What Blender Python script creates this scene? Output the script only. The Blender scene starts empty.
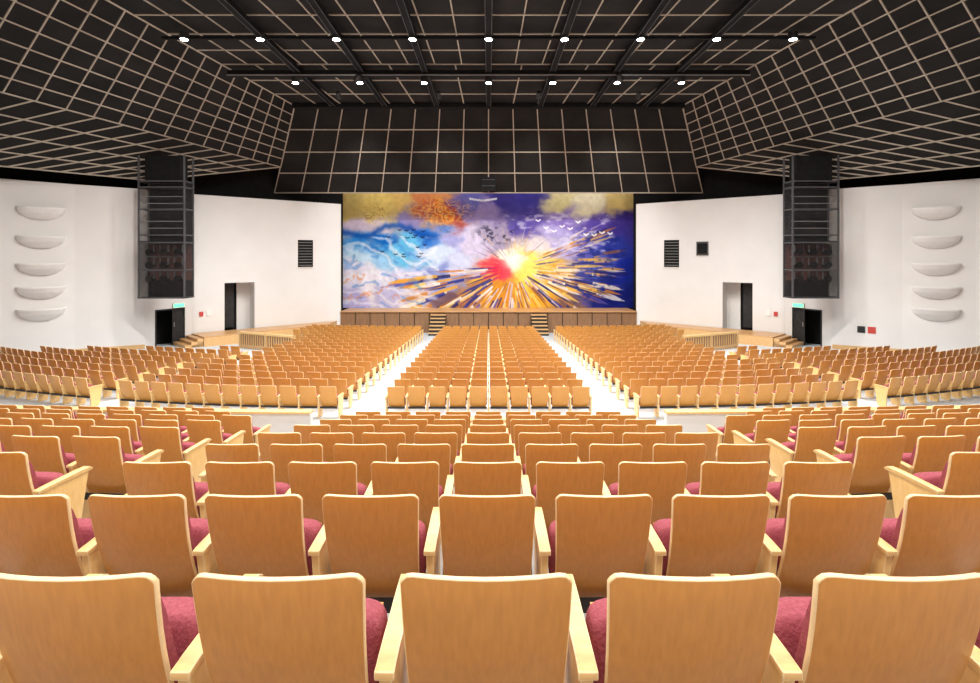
import bpy, bmesh, math, random
import numpy as np
from mathutils import Vector, Matrix
random.seed(3); rng=np.random.RandomState(5)
scene=bpy.context.scene
try:
    scene.view_settings.view_transform='Standard'
    scene.view_settings.look='None'
except Exception: pass
F=487.0
# ---------------------------------------------------------------- materials
def new_mat(name):
    m=bpy.data.materials.new(name); m.use_nodes=True
    return m,m.node_tree,m.node_tree.nodes['Principled BSDF']
def noise_mat(name,c1,c2,scale=(5,5,5),rough=.6,nscale=4.0,detail=4,bump=0,metal=0,coat=0,spec=.5):
    m,nt,b=new_mat(name)
    tc=nt.nodes.new('ShaderNodeTexCoord'); mp=nt.nodes.new('ShaderNodeMapping')
    mp.inputs['Scale'].default_value=scale
    n=nt.nodes.new('ShaderNodeTexNoise'); n.inputs['Scale'].default_value=nscale; n.inputs['Detail'].default_value=detail
    r=nt.nodes.new('ShaderNodeValToRGB')
    r.color_ramp.elements[0].position=.3; r.color_ramp.elements[1].position=.7
    r.color_ramp.elements[0].color=(*c1,1); r.color_ramp.elements[1].color=(*c2,1)
    nt.links.new(tc.outputs['Object'],mp.inputs['Vector']); nt.links.new(mp.outputs['Vector'],n.inputs['Vector'])
    nt.links.new(n.outputs['Fac'],r.inputs['Fac']); nt.links.new(r.outputs['Color'],b.inputs['Base Color'])
    b.inputs['Roughness'].default_value=rough; b.inputs['Metallic'].default_value=metal
    b.inputs['Coat Weight'].default_value=coat; b.inputs['Coat Roughness'].default_value=.25
    b.inputs['Specular IOR Level'].default_value=spec
    if bump:
        bp=nt.nodes.new('ShaderNodeBump'); bp.inputs['Strength'].default_value=bump; bp.inputs['Distance'].default_value=.02
        nt.links.new(n.outputs['Fac'],bp.inputs['Height']); nt.links.new(bp.outputs['Normal'],b.inputs['Normal'])
    return m
def emit_mat(name,c,s):
    m,nt,b=new_mat(name)
    b.inputs['Base Color'].default_value=(*c,1)
    b.inputs['Emission Color'].default_value=(*c,1); b.inputs['Emission Strength'].default_value=s
    return m
M={}
M['veneer']=noise_mat('veneer_golden_beech',(.60,.265,.050),(.68,.31,.064),(24,24,2.0),.36,3,5,coat=.12,spec=.4)
M['edge']=noise_mat('plywood_edge_light',(.88,.66,.36),(.94,.74,.44),(4,4,30),.4,5,3)
M['armwood']=noise_mat('arm_maple',(.78,.50,.19),(.86,.58,.25),(3,10,3),.4,4,4,coat=.1)
M['fabric']=noise_mat('fabric_rose',(.30,.07,.09),(.40,.105,.13),(1,1,1),.95,90,3,bump=.3,spec=.1)
M['wall']=noise_mat('plaster_white',(.74,.73,.715),(.79,.78,.765),(.3,.3,.3),.75,2,4)
M['rearwall']=noise_mat('rear_wall_timber',(.42,.26,.13),(.50,.32,.17),(8,8,.6),.6,3,4)
M['fixture']=noise_mat('fixture_white',(.80,.79,.77),(.84,.83,.81),(1,1,1),.5)
M['floor']=noise_mat('floor_vinyl_grey',(.50,.55,.60),(.58,.63,.67),(.6,.6,.6),.45,3,5)
M['tierfloor']=noise_mat('floor_tier_vinyl',(.40,.41,.42),(.48,.49,.50),(.8,.8,.8),.5,3,5)
M['stagewood']=noise_mat('stage_wood',(.50,.26,.10),(.62,.35,.14),(.4,4,4),.4,3,5,coat=.2)
M['stagefront']=noise_mat('stage_front_wood',(.20,.10,.05),(.28,.15,.07),(3,3,.4),.5,3,5)
M['railwood']=noise_mat('rail_wood',(.60,.36,.15),(.70,.44,.20),(3,3,8),.45,3,5)
M['black']=noise_mat('black_paint',(.006,.006,.006),(.010,.010,.010),(1,1,1),.8,spec=.2)  # black paint, also stands for shade in door openings and behind walls
M['panel']=noise_mat('ceiling_acoustic_black',(.013,.012,.0115),(.023,.021,.020),(.5,.5,.5),.85,1.5,3,spec=.2)
M['batten']=noise_mat('ceiling_batten_tan',(.44,.375,.295),(.52,.45,.365),(1,1,1),.7)
M['steel']=noise_mat('dark_steel',(.02,.02,.022),(.035,.035,.035),(1,1,1),.5,metal=.3)
M['towersteel']=noise_mat('tower_steel',(.07,.07,.075),(.10,.10,.105),(1,1,1),.5,metal=.2)
M['greysteel']=noise_mat('grey_steel',(.25,.25,.25),(.32,.32,.32),(1,1,1),.45,metal=.4)
M['reddish']=noise_mat('lamp_housing_bronze',(.17,.07,.06),(.24,.11,.095),(3,3,3),.5)
M['lamp']=emit_mat('lamp_lens',(1,.96,.9),60)
M['exit']=emit_mat('exit_green',(.1,.75,.3),2.0)
M['signred']=noise_mat('sign_red',(.5,.05,.04),(.55,.06,.05))
m,nt,b=new_mat('smoked_mesh'); b.inputs['Base Color'].default_value=(.02,.02,.022,1); b.inputs['Alpha'].default_value=.25; b.inputs['Roughness'].default_value=.4
M['mesh']=m
# ---------------------------------------------------------------- mesh builder
class MB:
    def __init__(s): s.v=[];s.f=[];s.m=[];s.mats=[]
    def mi(s,k):
        if k not in s.mats: s.mats.append(k)
        return s.mats.index(k)
    def poly(s,pts,k):
        i=len(s.v); s.v+= [tuple(p) for p in pts]; s.f.append(tuple(range(i,i+len(pts)))); s.m.append(s.mi(k))
    def box(s,lo,hi,k,T=None):
        c=[(x,y,z) for z in (lo[2],hi[2]) for y in (lo[1],hi[1]) for x in (lo[0],hi[0])]
        if T: c=[T(p) for p in c]
        i=len(s.v); s.v+=[tuple(p) for p in c]
        for q in ((0,2,3,1),(4,5,7,6),(0,1,5,4),(2,6,7,3),(0,4,6,2),(1,3,7,5)):
            s.f.append(tuple(i+a for a in q)); s.m.append(s.mi(k))
    def prism(s,poly,z0,z1,k,kside=None,T=None):
        n=len(poly); lo=[(p[0],p[1],z0) for p in poly]; hi=[(p[0],p[1],z1) for p in poly]
        if T: lo=[T(p) for p in lo]; hi=[T(p) for p in hi]
        i=len(s.v); s.v+=[tuple(p) for p in lo+hi]
        s.f.append(tuple(i+a for a in reversed(range(n)))); s.m.append(s.mi(k))
        s.f.append(tuple(i+n+a for a in range(n))); s.m.append(s.mi(k))
        for a in range(n):
            b2=(a+1)%n; s.f.append((i+a,i+b2,i+n+b2,i+n+a)); s.m.append(s.mi(kside or k))
    def bar(s,p,q,w,h,nrm,k):
        p=Vector(p);q=Vector(q);d=(q-p).normalized();nrm=Vector(nrm).normalized();side=d.cross(nrm).normalized()
        c=[]
        for e in (p,q):
            for a,b2 in ((-1,0),(1,0),(1,1),(-1,1)): c.append(e+side*(a*w/2)+nrm*(b2*h))
        i=len(s.v); s.v+=[tuple(x) for x in c]
        for f in ((0,1,2,3),(7,6,5,4),(0,4,5,1),(1,5,6,2),(2,6,7,3),(3,7,4,0)):
            s.f.append(tuple(i+a for a in f)); s.m.append(s.mi(k))
    def cyl(s,c,r,h,k,axis='z',n=16,r2=None,T=None,cap=None):
        r2=r if r2 is None else r2; lo=[];hi=[]
        for a in range(n):
            t=2*math.pi*a/n; ca,sa=math.cos(t),math.sin(t)
            if axis=='z': lo.append((c[0]+r*ca,c[1]+r*sa,c[2])); hi.append((c[0]+r2*ca,c[1]+r2*sa,c[2]+h))
            elif axis=='y': lo.append((c[0]+r*ca,c[1],c[2]+r*sa)); hi.append((c[0]+r2*ca,c[1]+h,c[2]+r2*sa))
            else: lo.append((c[0],c[1]+r*ca,c[2]+r*sa)); hi.append((c[0]+h,c[1]+r2*ca,c[2]+r2*sa))
        if T: lo=[T(p) for p in lo]; hi=[T(p) for p in hi]
        i=len(s.v); s.v+=lo+hi
        s.f.append(tuple(range(i+n-1,i-1,-1))); s.m.append(s.mi(cap or k))
        s.f.append(tuple(range(i+n,i+2*n))); s.m.append(s.mi(k))
        for a in range(n):
            b2=(a+1)%n; s.f.append((i+a,i+b2,i+n+b2,i+n+a)); s.m.append(s.mi(k))
    def mesh(s,name,smooth=False):
        me=bpy.data.meshes.new(name); me.from_pydata(s.v,[],s.f)
        for k in s.mats: me.materials.append(M[k])
        me.polygons.foreach_set('material_index',s.m)
        if smooth: me.polygons.foreach_set('use_smooth',[True]*len(s.f))
        me.update(); return me
    def obj(s,name,smooth=False,parent=None):
        o=bpy.data.objects.new(name,s.mesh(name,smooth)); scene.collection.objects.link(o)
        if parent: o.parent=parent
        return o
# ---------------------------------------------------------------- seat template
PITCH=.54; H=.86
def seat_mb(hi=True,both=False):
    mb=MB()
    us=[-1,-.97,-.92,-.84,-.6,-.3,0,.3,.6,.84,.92,.97,1] if hi else [-1,-.9,-.4,.4,.9,1]
    nz=8 if hi else 3
    t=.018
    def prof(z): return .30*(H-z)-.03*math.sin(math.pi*min(1,max(0,(H-z)/.6)))
    def P(u,v,off):
        cr=max(0,(abs(u)-.84)/.16); zt=H-.004*u*u-.026*cr**2.6
        zb=.24+.02*cr**2
        z=zb+(zt-zb)*v
        w=.205+.020*(z-.24)/.62
        y=prof(z)+.03*u*u
        return (u*w,y+off,z)
    nu=len(us)
    idx={}
    for side,off in ((0,0),(1,t)):
        for j in range(nz+1):
            for i,u in enumerate(us):
                idx[(side,i,j)]=len(mb.v); mb.v.append(P(u,j/nz,off))
    kV=mb.mi('veneer'); kE=mb.mi('edge')
    for side in (0,1):
        for j in range(nz):
            for i in range(nu-1):
                q=(idx[(side,i,j)],idx[(side,i+1,j)],idx[(side,i+1,j+1)],idx[(side,i,j+1)])
                mb.f.append(q if side==0 else q[::-1]); mb.m.append(kV)
    per=[(i,0) for i in range(nu)]+[(nu-1,j) for j in range(1,nz+1)]+[(i,nz) for i in range(nu-2,-1,-1)]+[(0,j) for j in range(nz-1,0,-1)]
    for a in range(len(per)):
        p=per[a];q=per[(a+1)%len(per)]
        mb.f.append((idx[(0,*p)],idx[(1,*p)],idx[(1,*q)],idx[(0,*q)])); mb.m.append(kE)
    def cushion(c,sz,tilt,k,n):
        e=.35
        def sg(a): return math.copysign(abs(a)**e,a)
        i0=len(mb.v); nlat=max(4,n//2)
        for a in range(1,nlat):
            ph=-math.pi/2+math.pi*a/nlat
            for b2 in range(n):
                th=2*math.pi*(b2+.5)/n
                x=sg(math.cos(ph))*sg(math.cos(th))*sz[0]/2; z=sg(math.cos(ph))*sg(math.sin(th))*sz[2]/2; y=sg(math.sin(ph))*sz[1]/2
                y2=y*math.cos(tilt)+z*math.sin(tilt); z2=-y*math.sin(tilt)+z*math.cos(tilt)
                mb.v.append((c[0]+x,c[1]+y2,c[2]+z2))
        kk=mb.mi(k)
        for a in range(nlat-2):
            for b2 in range(n):
                b3=(b2+1)%n
                mb.f.append((i0+a*n+b2,i0+a*n+b3,i0+(a+1)*n+b3,i0+(a+1)*n+b2)); mb.m.append(kk)
        mb.f.append(tuple(i0+n-1-b2 for b2 in range(n))); mb.m.append(kk)
        mb.f.append(tuple(i0+(nlat-2)*n+b2 for b2 in range(n))); mb.m.append(kk)
    n=24 if hi else 8
    cushion((0,.125,.60),(.40,.07,.42),-.29,'fabric',n)
    cushion((0,.29,.425),(.455,.13,.32),.10,'fabric',n)
    def R(p):
        y,z=p[1],p[2]; a=.10
        return (p[0],.29+y*math.cos(a)+z*math.sin(a),.425-y*math.sin(a)+z*math.cos(a))
    mb.box((-.20,.062,-.15),(.20,.078,.12),'veneer',R)
    mb.box((-.225,.10,.26),(.225,.15,.30),'steel')
    sides=(-1,1) if both else (-1,)
    for s in sides:
        x0=s*PITCH/2
        def TX(p): return (x0+p[2],p[0],p[1])
        cap=[(.06,.555),(.06,.578),(.12,.582),(.38,.584),(.455,.58),(.485,.56),(.47,.548)]
        pan=[(.13,0),(.36,0),(.40,.25),(.455,.55),(.075,.555),(.12,.30)]
        mb.prism(cap,-.027,.027,'armwood',T=TX)
        mb.prism(pan,-.017,.017,'armwood',T=TX)
    return mb
def seat_mesh(name,hi,both):
    me=seat_mb(hi,both).mesh(name)
    bm=bmesh.new(); bm.from_mesh(me)
    bmesh.ops.recalc_face_normals(bm,faces=bm.faces)
    if hi:
        ei=[i for i,mm in enumerate(me.materials) if mm==M['edge']][0]
        ai=[i for i,mm in enumerate(me.materials) if mm==M['armwood']][0]
        es=[e for e in bm.edges if len(e.link_faces)==2 and (
            (e.link_faces[0].material_index==ei)!=(e.link_faces[1].material_index==ei) or
            (e.link_faces[0].material_index==ai and e.link_faces[0].normal.angle(e.link_faces[1].normal,0)>.6))]
        bmesh.ops.bevel(bm,geom=es,offset=.0035,segments=2,affect='EDGES',profile=.5,material=ei)
    bm.to_mesh(me); bm.free()
    for p in me.polygons: p.use_smooth=True
    try: me.set_sharp_from_angle(angle=math.radians(40))
    except Exception: pass
    return me
seatN=seat_mesh('auditorium_seat_mesh',True,False)
seatE=seat_mesh('auditorium_seat_end_mesh',True,True)
def put_seat(x,y,z,th,end):
    o=bpy.data.objects.new('auditorium_seat',seatE if end else seatN)
    o.location=(x,y,z); o.rotation_euler=(0,0,th); scene.collection.objects.link(o)
# ---------------------------------------------------------------- front (camera) tier
NR=9; RP=.93
def drow(n): return 1.28+RP*n-(.055 if n==0 else 0)
def tz(n): return -(1.715+.244*n)+(.035 if n==0 else 0)
def kt(x):
    a=abs(x)
    if a<2.5: return 0
    if a<2.95: return .16*(a-2.5)/.45
    return .16+.02*(a-2.95)+.003*(a-2.95)**2
for n in range(NR):
    d=drow(n)
    for i in range(-4,5):
        put_seat(i*PITCH-.006,d,tz(n),0,i==4)
    for s in (-1,1):
        st=2.98+.07*n
        if n==7: st=4.2
        if n==8: st=5.0
        x=st+PITCH/2; lst=[]
        while x<min(d+3.2,12.5):
            sl=.02+.006*(x-2.95); lst.append((x,math.atan(sl)+.05)); x+=PITCH*1.004
        for j,(x,a) in enumerate(lst):
            end = (j==len(lst)-1) if s>0 else (j==0)
            put_seat(s*x,d+kt(x),tz(n),s*a,end)
xs=[-16,-12,-9,-6,-4.5,-2.95,-2.5,2.5,2.95,4.5,6,9,12,16]
mb=MB()
for n in range(-1,NR):
    y0=1.28+RP*n-.30 if n>=0 else -4.5
    y1=1.28+RP*n+RP-.30 if n<NR-1 else 9.55
    z=tz(n) if n>=0 else -1.465
    for a,b2 in zip(xs[:-1],xs[1:]):
        if n>=0: ya0,yb0=y0+kt(a),y0+kt(b2)
        else: ya0=yb0=y0
        ya1,yb1=y1+kt(a),y1+kt(b2)
        mb.poly([(a,ya0,z),(b2,yb0,z),(b2,yb1,z),(a,ya1,z)],'tierfloor')
        zn=tz(n+1) if n<NR-1 else -4.5
        mb.poly([(a,ya1,z),(b2,yb1,z),(b2,yb1,zn),(a,ya1,zn)],'tierfloor')
mb.obj('floor_seating_tier')
for s in (-1,1):
    mb=MB()
    for n in range(NR-1):
        y=1.28+RP*n+RP-.30
        mb.box((s*2.72-.20,y-.0+.06,tz(n+1)),(s*2.72+.20,y+.36,tz(n+1)+.122),'tierfloor')
    mb.obj('aisle_steps')
    mb=MB()
    px=[3.55,4.5,6,9,12,16]
    for a,b2 in zip(px[:-1],px[1:]):
        A=Vector((s*a,9.60+kt(a),0));B=Vector((s*b2,9.60+kt(b2),0))
        d=(B-A).normalized(); nn=Vector((-d.y,d.x,0))*(.06 if s>0 else -.06)
        for z0,z1,w,k in ((-4.4,-3.17,1,'wall'),(-3.17,-3.13,1.5,'armwood')):
            P=[A-nn*w,B-nn*w,B+nn*w,A+nn*w]
            mb.prism([(p.x,p.y) for p in P],z0,z1,k)
    mb.obj('parapet_wall')
mb=MB(); mb.box((-2.55,9.56,-4.4),(2.55,9.68,-3.28),'wall'); mb.box((-2.6,9.53,-3.28),(2.6,9.71,-3.23),'armwood'); mb.obj('parapet_wall')
for s in (-1,1):
    mb=MB()
    for i in range(3):
        mb.box((s*3.05-.42,9.78,-4.4),(s*3.05+.42,9.80+.28*(3-i)+.1,-3.82-.16*i),'tierfloor')
    mb.obj('aisle_steps')
# ---------------------------------------------------------------- main floor
def fz(y): return -4.3-.047*(y-12.7)
mb=MB()
mb.poly([(-28,9,fz(9)),(28,9,fz(9)),(28,36,fz(36)),(-28,36,fz(36))],'floor')
mb.obj('floor')
tmpl=[]
for both in (False,True):
    me=seat_mesh('tmp',False,both)
    V=np.array([v.co[:] for v in me.vertices]); Fs=[tuple(p.vertices) for p in me.polygons]; Ms=[p.material_index for p in me.polygons]
    tmpl.append((V,Fs,Ms,list(me.materials)))
def block(name,seats):
    Vs=[];Fs=[];Ms=[];off=0
    for (x,y,z,th,end) in seats:
        V,Ft,Mt,mats=tmpl[1 if end else 0]
        c,s=math.cos(th),math.sin(th)
        W=np.stack([V[:,0]*c-V[:,1]*s+x,V[:,0]*s+V[:,1]*c+y,V[:,2]+z],1)
        Vs.append(W); Fs+=[tuple(a+off for a in f) for f in Ft]; Ms+=Mt; off+=len(V)
    me=bpy.data.meshes.new(name); me.from_pydata(np.concatenate(Vs).tolist(),[],Fs)
    for mm in tmpl[0][3]: me.materials.append(mm)
    me.polygons.foreach_set('material_index',Ms)
    me.polygons.foreach_set('use_smooth',[True]*len(Fs)); me.update()
    try: me.set_sharp_from_angle(angle=math.radians(40))
    except Exception: pass
    o=bpy.data.objects.new(name,me); scene.collection.objects.link(o); return o
MRP=.95; MR=18
def k(x):
    a=max(0,abs(x)-3); return a*a/64
seats=[]
for n in range(MR):
    d=12.7+MRP*n
    for i in range(10):
        seats.append(((i-4.5)*PITCH,d,fz(d),0,i==9))
block('auditorium_seating_block',seats)
for s in (-1,1):
    inner=[];outer=[]
    for n in range(MR):
        d=12.7+MRP*n
        xm=10.3 if d<17 else (9.2 if d<25.3 else 11.0)
        x=3.95+PITCH/2; row=[]
        while x<xm:
            a=math.atan((x-3)/32); row.append((x,a)); x+=PITCH*math.cos(a)
        for j,(x,a) in enumerate(row):
            y=d+k(x); inner.append((s*x,y,fz(y),s*a,(j==len(row)-1) if s>0 else (j==0)))
        x=11.4-.02*n+PITCH/2 if d<17 else 10.3+PITCH/2
        row=[]
        while x<22:
            a=math.atan((x-3)/32); y=d+k(x)
            dist=(18-x)*.658-(y-25.5)*.753
            if dist>1.9 and y<20.4: row.append((x,y,a))
            x+=PITCH*math.cos(a)
        for j,(x,y,a) in enumerate(row):
            outer.append((s*x,y,fz(y),s*a,(j==len(row)-1) if s>0 else (j==0)))
    block('auditorium_seating_block',inner); block('auditorium_seating_block',outer)
# ---------------------------------------------------------------- stage
ST=-3.8
mb=MB()
mb.box((-10.0,32.9,-5.4),(10.0,38,ST-.06),'stagefront')
mb.box((-10.0,32.8,ST-.06),(10.0,38,ST),'stagewood')
for i in range(-9,10): mb.box((i*1.0-.02,32.87,-5.3),(i*1.0+.02,32.9,ST-.1),'black')
mb.obj('stage')
for s in (-1,1):
    mb=MB(); 
    zb=fz(32)
    for i in range(6):
        zt=ST-.2*i-.02
        if zt<zb: break
        mb.box((s*3.35-.5,32.79-.28*(i+1)+0,zb-.02),(s*3.35+.5,32.79-.28*i,zt-.18),'steel')
        mb.box((s*3.35-.5,32.79-.28*(i+1)-.02,zt-.22),(s*3.35+.5,32.79-.28*i,zt-.17),'railwood')
    mb.obj('stage_steps')
# ---------------------------------------------------------------- side architecture
def frame(p,q,s):
    p=Vector((p[0],p[1]));q=Vector((q[0],q[1]));ex=(q-p).normalized();L=(q-p).length
    en=Vector((ex.y,-ex.x))
    def T(l):
        w=p+ex*l[0]+en*l[1]; return (w.x*(1 if s<0 else -1),w.y,l[2])
    return T,L
WT=3.45
near=[(-27,-4.5),(-27,6),(-26,13),(-24.2,18.5),(-22,22),(-20.2,23.8),(-18.0,25.5)]
def side(s):
    nm='left' if s<0 else 'right'
    mb=MB()
    for a,b2 in zip(near[:-1],near[1:]):
        T,L=frame(a,b2,s); mb.box((0,-.25,-5.4),(L,0,WT),'wall',T)
    T,L=frame(near[-2],near[-1],s); mb.box((L,-.6,-5.4),(L+.02,0,WT),'wall',T)
    mb.obj('wall_'+nm)
    mb=MB()
    for a,b2 in zip(near[:-1],near[1:]):
        T,L=frame(a,b2,s)
        mb.poly([T((0,.03,-5.4)),T((L,.03,-5.4)),T((L,.03,fz(b2[1])+.22)),T((0,.03,fz(a[1])+.22))],'railwood')
        mb.poly([T((0,0,fz(a[1])+.22)),T((L,0,fz(b2[1])+.22)),T((L,.03,fz(b2[1])+.22)),T((0,.03,fz(a[1])+.22))],'railwood')
    mb.obj('baseboard_'+nm)
    T0,L0=frame(near[4],near[5],s)
    tc=L0*(1-.478)
    for zc in (2.0,.65,-.62,-1.72,-2.75):
        mb=MB(); n=20; W=.88; D=.5
        rings=[(1,1,.24),(1.0,1.0,.17),(.90,.74,-.04),(.66,.40,-.22),(.34,.15,-.34)]
        prev=None
        for (a,b2,dz) in rings:
            ring=[T0((tc-W*a*math.cos(math.pi*i/n),D*b2*math.sin(math.pi*i/n)**.8 if 0<i<n else 0,zc+dz)) for i in range(n+1)]
            if prev:
                for i in range(n): mb.poly([prev[i],prev[i+1],ring[i+1],ring[i]],'fixture')
            prev=ring
        top=[T0((tc-W*math.cos(math.pi*i/n),D*math.sin(math.pi*i/n)**.8 if 0<i<n else 0,zc+.24)) for i in range(n+1)]
        inn=[T0((tc-W*.95*math.cos(math.pi*i/n),D*.9*math.sin(math.pi*i/n)**.8 if 0<i<n else 0,zc+.24)) for i in range(n+1)]
        bot=[T0((tc-W*.7*math.cos(math.pi*i/n),D*.6*math.sin(math.pi*i/n)**.8 if 0<i<n else 0,zc+.0)) for i in range(n+1)]
        for i in range(n):
            mb.poly([top[i],top[i+1],inn[i+1],inn[i]],'fixture'); mb.poly([inn[i],inn[i+1],bot[i+1],bot[i]],'fixture')
        mb.poly(bot,'fixture'); mb.obj('wall_sconce')
    A=(-18.0,25.5);B=(-16.8,27.6); T,L=frame(A,B,s)
    zf=fz(26.5); d0,d1=.55,1.95; dt=zf+1.95
    mb=MB()
    mb.box((0,-.2,-5.4),(d0,0,WT),'wall',T); mb.box((d1,-.2,-5.4),(L,0,WT),'wall',T); mb.box((d0,-.2,dt),(d1,0,WT),'wall',T)
    mb.obj('wall_recess_'+nm)
    mb=MB()
    mb.box((d0,-1.2,-5.4),(d1,-1.15,dt),'black',T)  # black sheet stands for the shade inside the open doorway
    for (a,b2,c,e) in ((d0-.06,d0,zf,dt),(d1,d1+.06,zf,dt),(d0-.06,d1+.06,dt,dt+.07)): mb.box((a,-.1,c),(b2,.04,e),'steel',T)
    mb.box((d0+.02,-.75,zf),(d0+.07,-.1,dt-.02),'steel',T); mb.box((d1-.55,-.12,zf),(d1-.02,-.07,dt-.02),'steel',T)
    mb.box((d1-.50,-.05,zf+1.0),(d1-.46,-.02,zf+1.25),'greysteel',T)
    mb.obj('door_exit_'+nm)
    mb=MB(); mb.box((1.35,.02,dt+.10),(1.95,.12,dt+.34),'fixture',T); mb.box((1.38,.12,dt+.13),(1.92,.125,dt+.31),'exit',T); mb.obj('exit_sign')
    A=(-16.8,27.6);B=(-10.0,33.0); T,L=frame(A,B,s)
    PZ=-4.42
    o0,o1=1.64,3.27; ot=-1.65
    v0,v1,vz0,vz1=5.82,6.79,-.78,.97
    mb=MB()
    mb.box((0,-.3,-5.4),(o0,0,WT),'wall',T); mb.box((o0,-.3,ot),(o1,0,WT),'wall',T); mb.box((o1,-.3,-5.4),(L,0,WT),'wall',T)
    mb.box((o0-.02,-1.3,-5.0),(o0,-.3,ot),'wall',T); mb.box((o1,-1.3,-5.0),(o1+.02,-.3,ot),'wall',T); mb.box((o0,-1.3,ot),(o1,-.3,ot+.02),'wall',T)
    mb.box((o1-.75,-1.28,-5.0),(o1,-1.2,ot),'wall',T)
    mb.obj('wall_stage_'+nm)
    mb=MB(); mb.box((o0,-1.35,-5.0),(o1,-1.3,ot),'black',T);  # black sheet stands for the unlit room behind the opening
    mb.box((o0,-1.1,PZ),(o0+.7,-1.05,ot-.1),'steel',T)
    mb.obj('door_stage_'+nm)
    mb=MB()
    mb.box((v0,0,vz0),(v1,.03,vz1),'black',T)
    for i in range(9): 
        z=vz0+.1+i*(vz1-vz0-.1)/9; mb.box((v0+.05,.03,z),(v1-.05,.06,z+.03),'greysteel',T)
    for (a,b2,c,e) in ((v0-.04,v0,vz0,vz1),(v1,v1+.04,vz0,vz1),(v0-.04,v1+.04,vz1,vz1+.04),(v0-.04,v1+.04,vz0-.04,vz0)): mb.box((a,0,c),(b2,.07,e),'fixture',T)
    mb.obj('wall_louvre_vent')
    if s>0:
        mb=MB(); mb.box((4.1,0,0),(4.75,.03,.8),'steel',T); mb.box((4.15,.03,.1),(4.7,.04,.7),'black',T)
        for (a,b2,c,e) in ((4.06,4.1,0,.8),(4.75,4.79,0,.8),(4.06,4.79,.8,.84),(4.06,4.79,-.04,0)): mb.box((a,0,c),(b2,.06,e),'greysteel',T)
        mb.obj('projection_port')
    def X(p): return (p[0]*(1 if s<0 else -1),p[1])
    poly=[X(p) for p in ((-16.75,27.45),(-15.3,26.2),(-10.2,31.2),(-10.2,32.78))]
    mb=MB(); mb.prism(poly,-5.3,PZ-.06,'railwood','railwood'); mb.prism(poly,PZ-.06,PZ,'stagewood'); mb.obj('side_platform')
    TT,LL=frame((-16.75,27.45),(-15.3,26.2),s)
    zf=fz(26)
    mb=MB()
    for i in range(3):
        mb.box((.05,.02,zf-.05),(LL-.05,.30*(i+1),zf+.14*(3-i)),'railwood',TT)
        mb.box((.05,.30*i+.02,zf+.14*(3-i)),(LL-.05,.30*(i+1)+.02,zf+.14*(3-i)+.02),'stagewood',TT)
    mb.obj('platform_steps')
    T,L=frame((-13.1,25.7),(-9.5,23.75),s)
    mb=MB()
    for i in range(24):
        t=L*i/23.; z=fz(25.7-1.95*i/23.)
        mb.box((t-.035,-.03,z),(t+.035,.03,z+.80),'railwood',T)
    z0=fz(25.7);z1=fz(23.75)
    def Tr(l): return T((l[0],l[1],l[2]+z0+(z1-z0)*l[0]/L))
    mb.box((-.06,-.06,.78),(L+.06,.06,.88),'armwood',Tr); mb.box((-.04,-.035,.10),(L+.04,.035,.2),'railwood',Tr)
    mb.box((-.02,-.015,.15),(L+.02,.0,.75),'stagefront',Tr)
    for t in (0,L/2,L): mb.box((t-.06,-.05,-.02),(t+.06,.05,.9),'railwood',Tr)
    mb.obj('wooden_railing')
    sx=1 if s<0 else -1
    def TX(p): return (p[0]*sx,p[1],p[2])
    mb=MB()
    x0,x1=-17.55,-15.2; y0,y1=24.35,25.15; zt,zb2=5.0,-2.15
    for x in (x0,x1-.07):
        for y in (y0,y1-.07): mb.box((x,y,zb2),(x+.07,y+.07,zt),'towersteel',TX)
    for z in (zb2,-.75,.62,1.0,2.3,3.4,3.7):
        for y in (y0,y1-.07): mb.box((x0,y-.01,z-.03),(x1,y+.07,z+.03),'towersteel',TX)
        for x in (x0,x1-.07): mb.box((x,y0,z-.03),(x+.07,y1,z+.03),'towersteel',TX)
    mb.box((x0+.02,y1-.03,zb2),(x1-.02,y1,3.7),'steel',TX)
    mb.box((x0+.1,y1-.06,-1.3),(x1-.1,y1-.03,.55),'reddish',TX)
    mb.box((x0,y0,zb2-.03),(x1,y1,zb2),'steel',TX); mb.box((x0+.02,y0+.05,.64),(x1-.02,y1-.03,.70),'steel',TX)
    mb.box((x0+.03,y0+.02,zb2),(x1-.03,y0+.03,.6),'mesh',TX)
    mb.box((x0+.01,y0+.03,zb2),(x0+.02,y1,3.7),'mesh',TX); mb.box((x1-.02,y0+.03,zb2),(x1-.01,y1,3.7),'mesh',TX)
    mb.box((x0+.3,y0+.1,3.7),(x1-.3,y1-.05,zt),'black',TX)
    for zz in (-1.15,-.45,.25): 
        mb.cyl((x0+.05,y0+.3,zz+.36),.025,x1-x0-.1,'greysteel',axis='x',n=8,T=TX)
    for i,z in enumerate((-1.1,-.4,.25)):
        for j in range(3):
            xx=x0+.45+.72*j
            mb.cyl((xx,y0+.12,z-.1),.17,.4,'steel',axis='y',n=12,r2=.12,T=TX)
            mb.box((xx-.22,y0+.2,z-.1),(xx-.19,y0+.3,z+.26),'greysteel',TX); mb.box((xx+.19,y0+.2,z-.1),(xx+.22,y0+.3,z+.26),'greysteel',TX)
    for z in (1.35,1.7,2.6,2.95): mb.cyl((x0+.05,y0+.2,z),.02,x1-x0-.1,'greysteel',axis='x',n=8,T=TX)
    mb.obj('lighting_tower')
    mb=MB()
    dk=[(-29,-5),(-29,14),(-26,20),(-22.5,24),(-19,27),(-17.3,29.3),(-10.2,35.2),(-10.2,38.5)]
    for a,b2 in zip(dk[:-1],dk[1:]):
        T,L=frame(a,b2,s); mb.box((0,-.1,-5.4),(L,0,11),'black',T)
    mb.obj('wall_upper_'+nm)  # black sheets stand for the empty dark above the walls, screening the world
side(-1); side(1)
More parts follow.
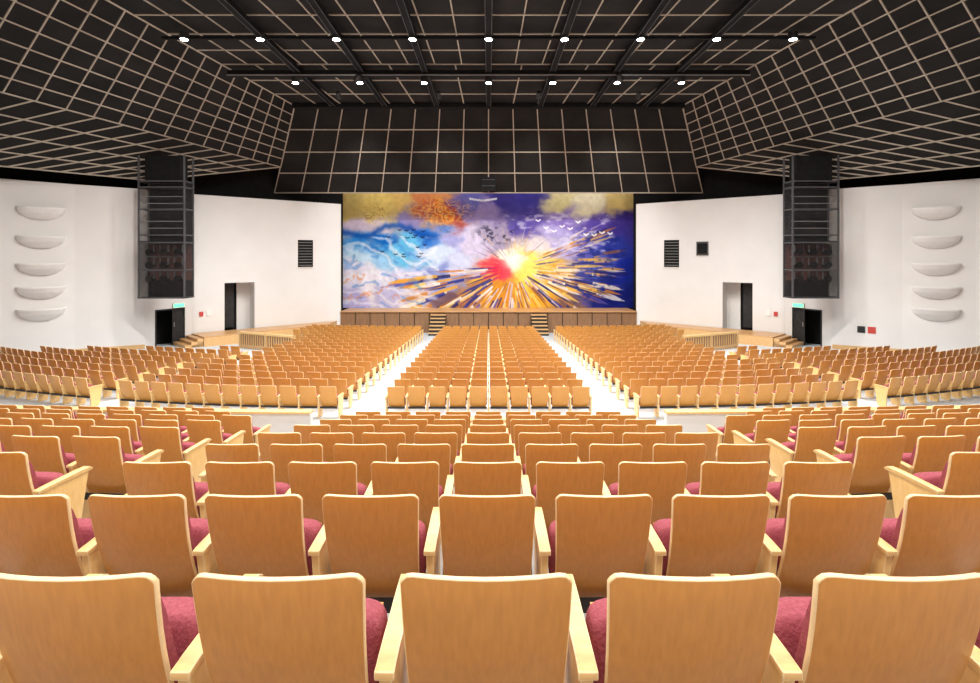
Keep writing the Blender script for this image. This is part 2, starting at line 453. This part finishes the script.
for s in (-1,1):
    T,L=frame((-20.2,23.8),(-18,25.5),s)
    if s>0:
        mb=MB()
        for i in range(2): mb.box((1.0+i*.42,.0,-3.95),(1.32+i*.42,.03,-3.62),'signred' if i==0 else 'steel',T)
        mb.obj('wall_notice')
    T,L=frame((-16.8,27.6),(-10,33),s)
    mb=MB(); mb.box((.35,0,-3.5),(.55,.06,-3.25),'signred',T); mb.box((.7,0,-3.5),(.95,.05,-3.15),'fixture',T); mb.obj('alarm_panel')
mb=MB(); mb.box((-10.3,38.4,-5.4),(10.3,38.5,11),'black'); mb.obj('wall_back')
mb=MB(); mb.box((-29,-4.9,-5.4),(29,-4.6,11),'rearwall'); mb.obj('wall_rear')  # unseen wall, added so front-row backs reflect a warm tone
mb=MB(); mb.box((-29,-5,11),(29,39,11.1),'black'); mb.obj('ceiling_roof')  # unseen black sheet, added to keep world light out
# ---------------------------------------------------------------- ceiling with battens
pan=MB(); bat=MB()
def lerp(a,b2,t): return Vector(a)*(1-t)+Vector(b2)*t
def gridquad(P00,P10,P11,P01,nu,nv,inward,w=.075,h=.04):
    P00,P10,P11,P01=map(Vector,(P00,P10,P11,P01))
    n=(P10-P00).cross(P01-P00).normalized()
    if n.dot(Vector(inward))<0: n=-n
    # subdivide so the panel follows the same ruled surface as the battens
    for i in range(nu):
        for j in range(nv):
            q=[lerp(lerp(P00,P10,a/nu),lerp(P01,P11,a/nu),b2/nv) for a,b2 in ((i,j),(i+1,j),(i+1,j+1),(i,j+1))]
            pan.poly(q,'panel')
    for i in range(nu+1):
        t=i/nu; bat.bar(lerp(P00,P10,t),lerp(P01,P11,t),w,h,n,'batten')
    for j in range(nv+1):
        t=j/nv; bat.bar(lerp(P00,P01,t)+n*.004,lerp(P10,P11,t)+n*.004,w,h,n,'batten')
A0=(-14.06,32,4.1);A1=(14.06,32,4.1);B0=(-11.15,28,8.6);B1=(11.15,28,8.6)
gridquad(A0,A1,B1,B0,16,4,(0,-1,-.5),w=.06)
gridquad(B0,B1,(12.26,22.3,8.755),(-12.26,22.3,8.755),16,3,(0,0,-1),w=.06)
gridquad((-12.26,22.3,8.755),(12.26,22.3,8.755),(13.4,16.5,8.914),(-13.4,16.5,8.914),20,4,(0,0,-1),w=.045)
gridquad((-13.4,16.5,8.914),(13.4,16.5,8.914),(17.4,-4.6,9.48),(-17.4,-4.6,9.48),20,16,(0,0,-1),w=.045)
for s in (-1,1):
    S=(lambda p:(p[0],p[1],p[2])) if s<0 else (lambda p:(-p[0],p[1],p[2]))
    inw=S((1,-.3,-.8))
    gridquad(S((-11.15,28,8.6)),S((-17.4,-4.0,9.47)),S((-28.5,.2,7.66)),S((-13.1,30.68,5.55)),34,7,inw,w=.05)
    gridquad(S((-13.1,30.68,5.55)),S((-23.5,10,6.98)),S((-28.4,10,3.60)),S((-17.9,25.6,3.95)),21,4,inw,w=.05)
c=pan.obj('ceiling'); bo=bat.obj('battens',parent=c)
mb=MB()
LX=[0,2.93,5.86,8.79]
for x in sorted(set([-a for a in LX]+LX)):
    mb.box((x-.13,8,8.4),(x+.13,27.6 if abs(x)<9 else 24,8.6),'black')
    for q in (-.13,.11): mb.box((x+q,8,8.38),(x+q+.02,27.6 if abs(x)<9 else 24,8.4),'towersteel')
mb.box((-12.0,22.35,8.25),(12.0,22.65,8.5),'black'); mb.box((-12.0,22.3,8.23),(12.0,22.34,8.28),'greysteel')
mb.box((-12.7,18.9,8.4),(12.7,19.05,8.5),'black')
mb.box((-11.1,27.5,8.35),(11.1,27.9,8.55),'black')
mb.obj('ceiling_catwalk')
mb=MB(); mb.box((-.45,31.2,4.15),(.45,31.7,6.1),'black'); mb.box((-.38,31.15,4.25),(.38,31.2,5.95),'black')
for z in (4.4,4.8,5.2,5.6): mb.box((-.42,31.1,z),(.42,31.15,z+.04),'steel')
mb.obj('proscenium_speaker')
def downlight(x,y,z,power,spread=150,size=.35):
    mb=MB(); mb.cyl((0,0,0),.17,.26,'steel',n=20,cap='steel'); mb.cyl((0,0,-.012),.13,.01,'lamp',n=20,cap='lamp')
    o=mb.obj('ceiling_downlight'); o.location=(x,y,z)
    L=bpy.data.lights.new('lamp','AREA'); L.shape='DISK'; L.size=size; L.energy=power; L.color=(1,.96,.91); L.spread=math.radians(spread)
    lo=bpy.data.objects.new('lamp',L); scene.collection.objects.link(lo); lo.parent=o; lo.location=(0,0,-.03)
    return o
PW=340
for i in range(-4,5): downlight(i*2.93,18.75,8.3,PW)
for i in range(-3,4): downlight(i*2.97,22.5,7.95,PW)
for y,p in ((13,220),(8,130),(3,120),(-1.5,170)):
    for i in range(-3,4): downlight(i*3.7,y,8.2,p)
def spot(loc,target,power,ang=60,blend=.8,col=(1,.965,.93)):  # added spots without a known fixture, to brighten curtain and side walls
    mb=MB(); mb.cyl((0,0,0),.14,.35,'steel',n=16,r2=.10,cap='lamp')
    o=mb.obj('ceiling_spotlight'); d=Vector(target)-Vector(loc)
    o.location=loc; o.rotation_euler=(-d).to_track_quat('Z','Y').to_euler()
    L=bpy.data.lights.new('lamp','SPOT'); L.energy=power; L.spot_size=math.radians(ang); L.spot_blend=blend; L.shadow_soft_size=.15; L.color=col
    lo=bpy.data.objects.new('lamp',L); scene.collection.objects.link(lo); lo.parent=o; lo.location=(0,0,-.05)
for x in (-7.5,-2.5,2.5,7.5): spot((x,24.5,7.9),(x,35,0),2300,62,1)
for s in (-1,1):
    spot((s*9,15,8.1),(s*20.5,23,-.5),1900,70,1)
    spot((s*6,22,7.9),(s*14,30,-.5),800,75,1)
# added fill strips, hidden behind the proscenium ceiling, lighting the curtain head
for i in range(4):
    mb=MB(); mb.box((-2.2,-.12,0),(2.2,.12,.2),'steel'); mb.box((-2.1,-.09,-.01),(2.1,.09,0),'fixture')
    for j in range(5): mb.box((-1.9+.9*j,-.05,.2),(-1.86+.9*j,-.01,1.2),'steel')
    o=mb.obj('border_light'); x=-7.5+5*i; o.location=(x,33.1,5.6)
    L=bpy.data.lights.new('lamp','AREA'); L.shape='RECTANGLE'; L.size=4.6; L.size_y=.2; L.energy=95; L.color=(1,.965,.93)
    lo=bpy.data.objects.new('lamp',L); scene.collection.objects.link(lo); lo.parent=o; lo.location=(0,0,-.04); lo.rotation_euler=(math.radians(35),0,0)
# ---------------------------------------------------------------- curtain mural
def vnoise(x,y,seed):
    r=np.random.RandomState(seed); G=r.rand(256,256)
    xi=np.floor(x).astype(int); yi=np.floor(y).astype(int); fx=x-xi; fy=y-yi
    fx=fx*fx*(3-2*fx); fy=fy*fy*(3-2*fy)
    g=lambda a,b2:G[a%256,b2%256]
    return (g(xi,yi)*(1-fx)+g(xi+1,yi)*fx)*(1-fy)+(g(xi,yi+1)*(1-fx)+g(xi+1,yi+1)*fx)*fy
def fbm(x,y,seed,o=4):
    a=0;t=0
    for i in range(o): a=a+vnoise(x*2**i,y*2**i,seed+i)*.5**i; t+=.5**i
    return a/t
NX,NY=620,250
gu=np.linspace(343,634,NX); gv=np.linspace(190,309,NY)
U,V=np.meshgrid(gu,gv)
wu=U+ (fbm(U/18,V/12,1)-.5)*30; wv=V+(fbm(U/18+9,V/12+5,7)-.5)*22
blobs=[
(350,205,14,(206,184,120)),(378,208,16,(216,192,120)),(398,202,12,(208,176,112)),(358,226,11,(196,182,200)),(380,226,10,(208,194,200)),
(425,203,9,(200,130,90)),(440,212,9,(216,150,84)),(455,220,8,(170,84,76)),(470,203,9,(96,96,160)),(410,220,9,(140,132,180)),
(352,243,9,(70,140,205)),(380,240,10,(40,104,185)),(402,248,13,(110,185,226)),(428,240,10,(60,112,195)),(440,254,12,(210,224,242)),
(358,256,10,(195,222,242)),(385,262,12,(160,204,238)),(350,275,12,(226,222,238)),(372,284,13,(236,232,242)),(400,279,12,(200,208,238)),(350,300,10,(180,176,222)),
(420,290,10,(202,186,192)),(440,276,12,(140,152,206)),(458,262,10,(206,212,238)),(475,240,12,(212,204,228)),(455,240,9,(166,168,216)),(495,235,9,(164,154,180)),(390,300,9,(190,188,224)),
(490,212,10,(140,124,170)),(500,202,9,(60,54,124)),(528,203,12,(60,56,130)),(560,202,12,(214,204,156)),(590,204,14,(234,226,196)),(622,204,11,(214,192,130)),
(530,222,11,(96,84,160)),(565,222,12,(140,122,190)),(600,222,12,(92,76,160)),(625,225,10,(64,52,130)),(560,240,12,(180,172,220)),(590,240,10,(104,100,186)),
(618,250,12,(50,60,150)),(625,275,13,(34,46,140)),(600,262,10,(80,94,184)),(620,298,12,(26,34,110)),(590,286,11,(70,74,146)),
(497,271,8,(230,86,96)),(486,275,6,(210,96,100)),(527,268,11,(252,226,120)),(512,260,8,(252,244,230)),(545,264,10,(244,212,130)),(540,250,8,(230,220,220)),(560,272,9,(222,178,96)),
(470,292,12,(170,120,80)),(500,296,13,(206,144,70)),(540,292,13,(232,176,76)),(450,300,9,(110,86,96)),(565,286,10,(206,156,86)),(570,302,9,(120,92,90))]
num=np.zeros((NY,NX,3)); den=np.zeros((NY,NX))+1e-9
for (u,v,sg,cc) in blobs:
    d2=((wu-u)**2+((wv-v)*1.15)**2)/(sg*.62)**2
    w=1/(1+d2)**2.8
    num+=w[...,None]*np.array(cc); den+=w
C=num/den[...,None]/255.
def mix(C,col,a): 
    a=np.clip(a,0,1)[...,None]; return C*(1-a)+np.array(col)/255.*a
cx,cy=514,268
du=U-cx; dv=(V-cy)*1.0; rr=np.hypot(du,dv); ang=np.arctan2(dv,du)
palette=[(232,182,86),(246,236,214),(44,50,130),(200,130,60),(240,206,120),(90,80,156),(242,240,240),(150,98,60),(34,36,96),(226,166,70),(206,200,230)]
def shards(C,n,amin,amax,r0a,r0m,r1m,wdm,alpha,pal):
    for i in range(n):
        a0=rng.uniform(amin,amax); r0=rng.uniform(r0a,r0m); r1=r0+rng.uniform(8,r1m); wd=rng.uniform(.25,wdm)
        dang=np.abs((ang-a0+math.pi)%(2*math.pi)-math.pi)
        da=dang*rr; taper=wd*(.4+rr/60.)*np.clip((r1-rr)/12.,0,1)
        m_=np.clip((taper-da)/.5+.5,0,1)*(rr>r0)*(rr<r1)*(dang<1)
        C=mix(C,pal[rng.randint(len(pal))],m_*alpha)
    return C
C=shards(C,440,0.02,3.12,14,105,38,1.2,.8,palette)
C=shards(C,120,-.5,.35,18,90,30,.9,.65,palette)
C=shards(C,50,-3.14,-.6,10,30,25,.6,.4,palette)
ed=(fbm(U/8,V/8,41)-.5)*30
mk=lambda x0,w=8:np.clip((x0-U+ed)/w+.5,0,1)
fl=np.sin((V-.35*(U-343)*np.sin(U/30.)+fbm(U/25,V/25,33)*40)/2.6)
C=mix(C,(80,136,208),np.clip(fl-.6,0,1)*1.2*mk(435)*(V>232)*(fbm(U/12,V/9,50)>.5))
C=mix(C,(238,240,248),np.clip(-fl-.4,0,1)*1.0*mk(437)*(V>236))
C=mix(C,(228,150,100),np.clip(np.sin((V+.3*U)/3.1+fbm(U/9,V/9,60)*8)-.9,0,1)*6*mk(412)*(V>274)*(V<300))
rid=231+5*np.sin(U/11.)+8*(fbm(U/14,U*0+2,70)-.5)
C=mix(C,(30,74,155),np.exp(-((V-rid)/3.4)**2)*mk(438)*.8)
st=np.sin(fbm(U/9,V/7,80)*38)
C=mix(C,(120,92,50),np.clip(st-.5,0,1)*1.2*np.exp(-(((U-374)/15)**2+((V-214)/8)**2)**2))
C=mix(C,(196,74,46),np.clip(np.sin(fbm(U/11,V/8,84)*34)-.3,0,1)*np.exp(-(((U-438)/28)**2+((V-211)/12)**2)**2))
C=mix(C,(50,56,120),np.clip(np.sin(fbm(U/8,V/8,86)*40)-.5,0,1)*np.exp(-(((U-442)/30)**2+((V-213)/13)**2)**2))
C=mix(C,(240,180,100),np.clip(-np.sin(fbm(U/11,V/8,84)*34)-.4,0,1)*1.3*np.exp(-(((U-442)/32)**2+((V-212)/13)**2)**2))
C=mix(C,(44,40,62),np.clip((fbm(U/4,V/4,90)-.57)*12,0,1)*np.exp(-(((U-497)/22)**2+((V-234)/10)**2)**2)*.75)
C=mix(C,(34,44,116),np.clip((fbm(U/7,V/5,95)-.56)*10,0,1)*np.clip((U-570)/20,0,1)*(V>236)*.6)
C=mix(C,(230,226,242),np.clip((fbm(U/9,V/4,99)-.56)*8,0,1)*np.clip((U-500)/12,0,1)*np.clip((620-U)/12,0,1)*(V>212)*(V<252)*.55)
for i in range(18):
    bu=rng.uniform(378,432);bv=rng.uniform(230,258)
    C=mix(C,(20,24,44),((np.abs(U-bu)<2.0)&(np.abs(V-bv+np.abs(U-bu)*.5)<.6))*.9)
for i in range(10):
    bu=538+i*8;bv=224+rng.uniform(-7,9)+i*.8
    C=mix(C,(250,250,252),((np.abs(U-bu)<2.6)&(np.abs(V-bv+np.abs(U-bu)*.6)<.8))*.95)
C=mix(C,(210,210,216),(np.abs(V-201+.15*np.abs(U-483))<1.0)*(np.abs(U-483)<14)*.9)
C=mix(C,(255,230,130),np.exp(-((U-527)**2+(V-268)**2)/70.)); C=mix(C,(226,60,86),np.exp(-((U-496)**2+(V-271)**2)/38.)*.85)
C=mix(C,(255,248,238),np.exp(-((U-512)**2/60.+(V-262)**2/36.)))
C*= (.92+.16*fbm(U/3,V/3,120))[...,None]
C=np.clip(C,0,1); lin=np.where(C<.04045,C/12.92,((C+.055)/1.055)**2.4)
g_=lin.mean(-1,keepdims=True); lin=np.clip(g_+(lin-g_)*1.12,0.004,1)*.86
CY=35.0
Xw=(U-488.5)/F*CY; Zw=(255-V)/F*CY+.02
Yw=CY+.025*np.sin(Xw*5.)
verts=np.stack([Xw,Yw,Zw],-1).reshape(-1,3)
verts[:,2]=np.maximum(verts[:,2],ST+.01)
ii=(np.arange(NY-1)[:,None]*NX+np.arange(NX-1)[None,:]).reshape(-1)
faces=np.stack([ii,ii+NX,ii+NX+1,ii+1],1)
me=bpy.data.meshes.new('stage_curtain_mural'); me.from_pydata(verts.tolist(),[],faces.tolist())
at=me.color_attributes.new('paint','FLOAT_COLOR','POINT')
at.data.foreach_set('color',np.concatenate([lin.reshape(-1,3),np.ones((NX*NY,1))],1).astype(np.float32).reshape(-1))
m,nt,b=new_mat('curtain_painted_fabric')
an=nt.nodes.new('ShaderNodeAttribute'); an.attribute_name='paint'
nt.links.new(an.outputs['Color'],b.inputs['Base Color']); b.inputs['Roughness'].default_value=.85; b.inputs['Specular IOR Level'].default_value=.15
me.materials.append(m)
me.polygons.foreach_set('use_smooth',[True]*len(faces))
o=bpy.data.objects.new('stage_curtain_mural',me); scene.collection.objects.link(o)
# ---------------------------------------------------------------- world, camera
w=bpy.data.worlds.new('World'); scene.world=w; w.use_nodes=True
bg=w.node_tree.nodes['Background']; bg.inputs[0].default_value=(1,.97,.93,1); bg.inputs[1].default_value=.1
cam=bpy.data.cameras.new('Camera'); co=bpy.data.objects.new('Camera',cam); scene.collection.objects.link(co)
cam.sensor_width=36; cam.lens=F/980*36; cam.shift_y=-(341.5-255)/980; cam.clip_start=.02; cam.clip_end=200
co.location=(0,0,0); co.rotation_euler=(math.pi/2,0,0)
cam.shift_x=.0015
scene.camera=co
